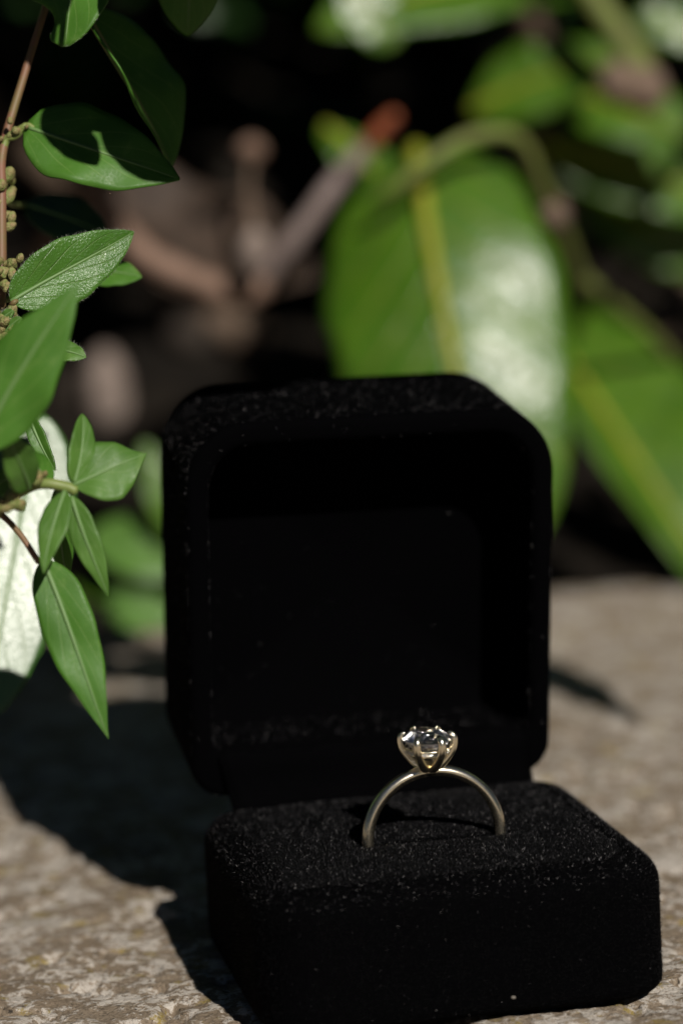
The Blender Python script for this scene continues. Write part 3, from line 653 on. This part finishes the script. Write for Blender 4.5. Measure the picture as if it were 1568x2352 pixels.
for i, (x, y, rx, rz, lb) in enumerate([(252, 900, 42, 82, 'tall pinkish brown pebble behind the pellitory leaves'), (435, 765, 52, 52, 'small dim brown pebble on the bank beneath the dead leaf'), (180, 900, 36, 50, 'rounded brown pebble touching the tall pinkish one'), (1440, 1090, 90, 80, 'broad dark brown pebble beneath the laurel leaves')]):
    P, dep = on_bank(x, y + rz * .6); mm = dep / FPX; pebble(P + np.array([0, 0, rz * mm * .6]), (rx * mm, rx * mm, rz * mm), lb, i + 1)
lw0 = at(430, 1560, 645); lw0[2] = -.5
lw = empty('low_weed', lw0, 'low pale green weed growing behind the box on its shaded side', 'plant')
tube('stem', [lw0, at(420, 1420, 645), at(400, 1300, 642)], (1.2, 1, .8), M['greenstem'], lw, n=12)
leaf(lw, at(400, 1330, 642), at(225, 1205, 650), unit(half_at(at(300, 1280, 640)) + UPV * .12), 7.0, a=.6, b=.5, seed=61, mat='young')
leaf(lw, at(405, 1420, 644), at(230, 1385, 646), unit(half_at(at(300, 1380, 640)) + UPV * .2), 5.4, a=.6, b=.6, seed=62, mat='young')
leaf(lw, at(405, 1250, 642), at(330, 1015, 640), N_(.4, .2), 3.8, a=.6, b=.6, seed=63, mat='laurel')
leaf(lw, at(405, 1440, 645), at(160, 1345, 660), N_(-.2, .4), 3, a=.6, b=.6, seed=64, mat='laurel')

# lint on the velvet
def speck(P, r, label):
    V, F_ = tube_geo([np.asarray(P) - RGT * r, np.asarray(P), np.asarray(P) + RGT * r], (r * .7, r, r * .7), 6, 7)
    return tag(build('lint', V, F_, M['lint']), label, 'lint')
speck(np.array([32.6, -.35, 2.6]), .24, 'tiny pale speck of lint low on the box front')

# ------------------------------------------------------------------ unseen canopy leaves added for their shade, and the dark hedge behind
def many_leaves(name, parent, items, mat, nu=4, nv=7):
    """items: list of base, tip, normal, half width; one joined mesh"""
    Vs, Fs, uvs, o = [], [], [], 0
    for i, (B, T, nn, hw) in enumerate(items):
        V, F_, uv, *_ = leaf_geo(B, T, nn, hw, a=.55, b=.65, bend=.05, nu=nu, nv=nv, thick=.5, seed=i)
        Vs.append(V); Fs.append(np.array(F_) + o); uvs.append(uv); o += len(V)
    return build(name, np.vstack(Vs), np.vstack(Fs), M[mat], parent, uv=np.vstack(uvs), kind='stuff')
lit = [np.array(p, float) for p in [(RX, RY, 31), (27, 70, 70), (5, 55, 60), (50, 55, 60), (5, 55, 30), (27, 5, 10), (5, 5, 18), (50, 10, 18), (27, 40, 19), (50, 40, 19)]]
for x in np.arange(-60, 60, 14):
    for y in np.arange(-30, 140, 16): lit.append(np.array([x, y, 0.]))
for x in np.arange(40, 190, 16):
    for y in np.arange(-20, 330, 16): lit.append(np.array([x, y, 0.]))
for (x, y, d) in [(160, 620, 383), (80, 850, 352), (60, 1250, 399), (40, 1500, 399), (170, 1500, 367), (250, 1080, 368), (210, 1250, 366), (20, 430, 395), (20, 740, 383), (270, 640, 407), (170, 70, 392), (90, 340, 394), (230, 370, 393),
        (1060, 550, 635), (960, 650, 635), (1150, 750, 630), (1230, 850, 630), (900, 600, 640), (1050, 420, 640), (780, 420, 622), (870, 300, 616), (700, 530, 628), (580, 570, 627), (540, 665, 640), (350, 590, 655), (576, 352, 646), (430, 635, 630), (480, 655, 632), (290, 540, 628), (250, 490, 628), (380, 610, 629), (740, 470, 625), (820, 360, 620), (1180, 315, 645),
        (1100, 40, 730), (880, 50, 692), (1450, 100, 712), (1450, 195, 708), (1500, 400, 680), (1500, 540, 700), (1450, 900, 660), (1530, 1150, 640), (1270, 490, 662), (255, 890, 640),  (1400, 330, 690)]:
    lit.append(at(x, y, d))
for (x, y, d) in [(60, 660, 384), (100, 600, 384), (220, 560, 383), (285, 535, 383), (150, 665, 384), (205, 650, 383), (5, 350, 394), (5, 420, 394), (5, 500, 394), (5, 600, 390), (15, 800, 383), (90, 330, 394), (120, 375, 394), (240, 385, 393), (275, 402, 393), (400, 412, 393), (265, 140, 399),
        (120, 750, 351), (30, 920, 352), (150, 700, 350), (20, 1150, 395), (80, 1200, 393), (120, 1100, 366), (300, 1055, 369), (130, 1400, 367), (220, 1600, 366), (190, 1010, 367),
        (880, 750, 640), (900, 830, 640), (940, 480, 645), (1000, 800, 635), (1120, 520, 645), (1250, 700, 635), (1100, 850, 630), (1230, 950, 630), (1040, 680, 640), (1200, 780, 632), (270, 1240, 645), (330, 1100, 640), (310, 1280, 642), (340, 1320, 642), (290, 1400, 645), (350, 1400, 645), (335, 1180, 641), (430, 540, 712), (560, 500, 710), (320, 470, 718), (650, 600, 702)]: lit.append(at(x, y, d))
for (x, y, d) in [(1450, 900, 735), (1530, 1150, 720), (1400, 800, 740), (1350, 950, 735), (1500, 1000, 730), (1540, 1250, 715), (1450, 1080, 725), (1500, 760, 700), (1400, 700, 708)]: lit.append(at(x, y, d))
for (x, y, d) in [(1450, 400, 750), (1550, 430, 745), (1350, 360, 755), (1500, 540, 770), (1420, 480, 775), (1540, 620, 765), (1300, 180, 735), (1450, 260, 750)]: lit.append(at(x, y, d))
lit.append(PEB[0]); lit = np.array(lit)
r = np.random.default_rng(5); items = []
while len(items) < 1300:  # unseen canopy leaves, left out wherever they would shade the lit points
    C = np.array([r.uniform(-420, 520), r.uniform(110, 900), r.uniform(185, 420)])
    d = r.standard_normal(3) * (1, 1, .45); d[1] -= .3; d = unit(d); L = r.uniform(38, 75); nn = unit(np.array([0, -.6, .8]) + .5 * r.standard_normal(3)); hw = L * r.uniform(.2, .27)
    pts = C + d * np.linspace(-.5, .5, 5)[:, None] * L
    p, z = px(pts)
    if ((p[:, 0] > -330) & (p[:, 0] < 1900) & (p[:, 1] > -240)).any(): continue
    w = C - lit; al = w @ SUN; perp = np.linalg.norm(w - al[:, None] * SUN, axis=1)
    if ((al < 0) & (perp < L * .5 + 3)).any(): continue
    items.append((C - d * L / 2, C + d * L / 2, nn, hw))
gp_ = lambda x, y: at(x, y, -CAM[2] / (FWD + RGT * (x - 784) / FPX - UPV * (y - 1176) / FPX)[2])
for (x0, y0, x1, y1, hw) in ((1215, 1500, 1450, 1660, 6.5),):      # the drooping leaf whose shadow lies on the ledge
    B_ = gp_(x0, y0) + SUN * (118 / SUN[2]); T_ = gp_(x1, y1) + SUN * (118 / SUN[2])
    leaf(shrub, B_, T_, -SUN, hw, seed=91, **LB); tube('shoot', [B_, B_ + (30, 40, 40), B_ + (70, 130, 90), sr + (160, -60, 262)], (1.2, 1.8, 2.4, 3), M['greenstem'], shrub, n=20)
for gx_ in (-20, -8, 4, 16, 28):  # unseen leaves added on the sun line to darken the ledge behind the box
    for gy_ in (190, 202, 214, 226):
        C = np.array([gx_ + r.uniform(-4, 4), gy_ + r.uniform(-3, 3), 0.]); C = C + SUN * (r.uniform(185, 215) / SUN[2]); d = unit(np.array([1, .4, .1]) + .5 * r.standard_normal(3)); d = unit(d - SUN * (d @ SUN)); w = C - lit; al = w @ SUN; perp = np.linalg.norm(w - al[:, None] * SUN, axis=1)
        if not ((al < 0) & (perp < 14)).any(): items.append((C - d * 15, C + d * 15, -SUN, 8.5))
for gx_ in (-44, -34, -24, -14, -4):  # more added leaves, narrowing the sunlit patch on the ledge
    for gy_ in (236, 246, 256):
        C = np.array([gx_, gy_, 0.]); C = C + SUN * (r.uniform(185, 215) / SUN[2]); d = unit(np.cross(SUN, r.standard_normal(3)))
        w = C - lit; al = w @ SUN; perp = np.linalg.norm(w - al[:, None] * SUN, axis=1)
        if not ((al < 0) & (perp < 11)).any(): items.append((C - d * 11, C + d * 11, -SUN, 7))
for gx_ in range(-40, 50, 13):  # added leaves out of view that shade the ledge farther back
    for gy_ in range(264, 350, 14):
        C = np.array([gx_ + r.uniform(-4, 4), gy_ + r.uniform(-3, 3), 0.]); C = C + SUN * (r.uniform(185, 215) / SUN[2]); d = unit(np.cross(SUN, r.standard_normal(3)))
        w = C - lit; al = w @ SUN; perp = np.linalg.norm(w - al[:, None] * SUN, axis=1)
        if not ((al < 0) & (perp < 15)).any(): items.append((C - d * 15, C + d * 15, -SUN, 8.5))
many_leaves('foliage', shrub, items, 'laurel')
items = []
while len(items) < 3600:
    C = np.array([r.uniform(-700, 1100), r.uniform(780, 1500), 0]); top = 120 + (C[1] - 780) * .75 + 60 * vnoise(np.array([C[0] / 90]), np.array([C[1] / 90]), 8)[0]
    C[2] = r.uniform(60, min(top + 210, 760)); d = unit(r.standard_normal(3) * (1, .8, .7) + (0, -.4, -.2)); L = r.uniform(50, 90)
    nn = unit(np.array([0, -.4, 1]) + .6 * r.standard_normal(3)); items.append((C - d * L / 2, C + d * L / 2, nn, r.uniform(12, 19)))
hg = empty('hedge', (200, 1100, -30), 'dark dense evergreen hedge deep in shade behind everything', 'hedge')
many_leaves('foliage', hg, items, 'laurel_shaded', 2, 6)
for x in (-350, 60, 480): tube('stem', [(x, 1150, -50), (x + 20, 1140, 120), (x - 10, 1160, 300)], (14, 11, 7), M['brownbark'], hg, n=14, bump=.05)

# unseen hedges added round the ledge to block low sky light
def sky_block_hedge(p0, p1, height, depth, count, label):
    p0, p1 = np.array(p0, float), np.array(p1, float); ax = unit(np.append(p1 - p0, 0)); ac = np.array([-ax[1], ax[0], 0]); L = np.linalg.norm(p1 - p0); items = []
    for i in range(count):
        C = np.append(p0, -45) + ax * r.uniform(0, L) + ac * r.uniform(-depth, depth) + np.array([0, 0, r.uniform(0, height) + r.uniform(-40, 40)])
        d = unit(r.standard_normal(3)); q = r.uniform(60, 110); items.append((C - d * q / 2, C + d * q / 2, unit(r.standard_normal(3) + (0, 0, .5)), q * .26))
    h = empty('hedge', np.append((p0 + p1) / 2, -45), label, 'hedge', 'unseen hedges added to cut sky light')
    many_leaves('foliage', h, items, 'laurel_shaded', 2, 5)
    for k_ in range(5):
        P = np.append(p0, -45) + ax * L * (k_ + .5) / 5; tube('stem', [P, P + (15, 10, height * .4), P + (-10, 0, height * .85)], (16, 12, 7), M['brownbark'], h, n=10, sides=7)
sky_block_hedge((-1500, -1500), (1600, -1500), 830, 130, 2600, 'unseen dark hedge added on the sunny side to cut sky light')
sky_block_hedge((-1250, -1400), (-1250, 1300), 1000, 120, 2400, 'unseen dark hedge added beyond the pellitory side to cut sky light')
sky_block_hedge((1500, -1300), (1500, 1300), 1000, 120, 2400, 'unseen dark hedge added beyond the laurel side to cut sky light')
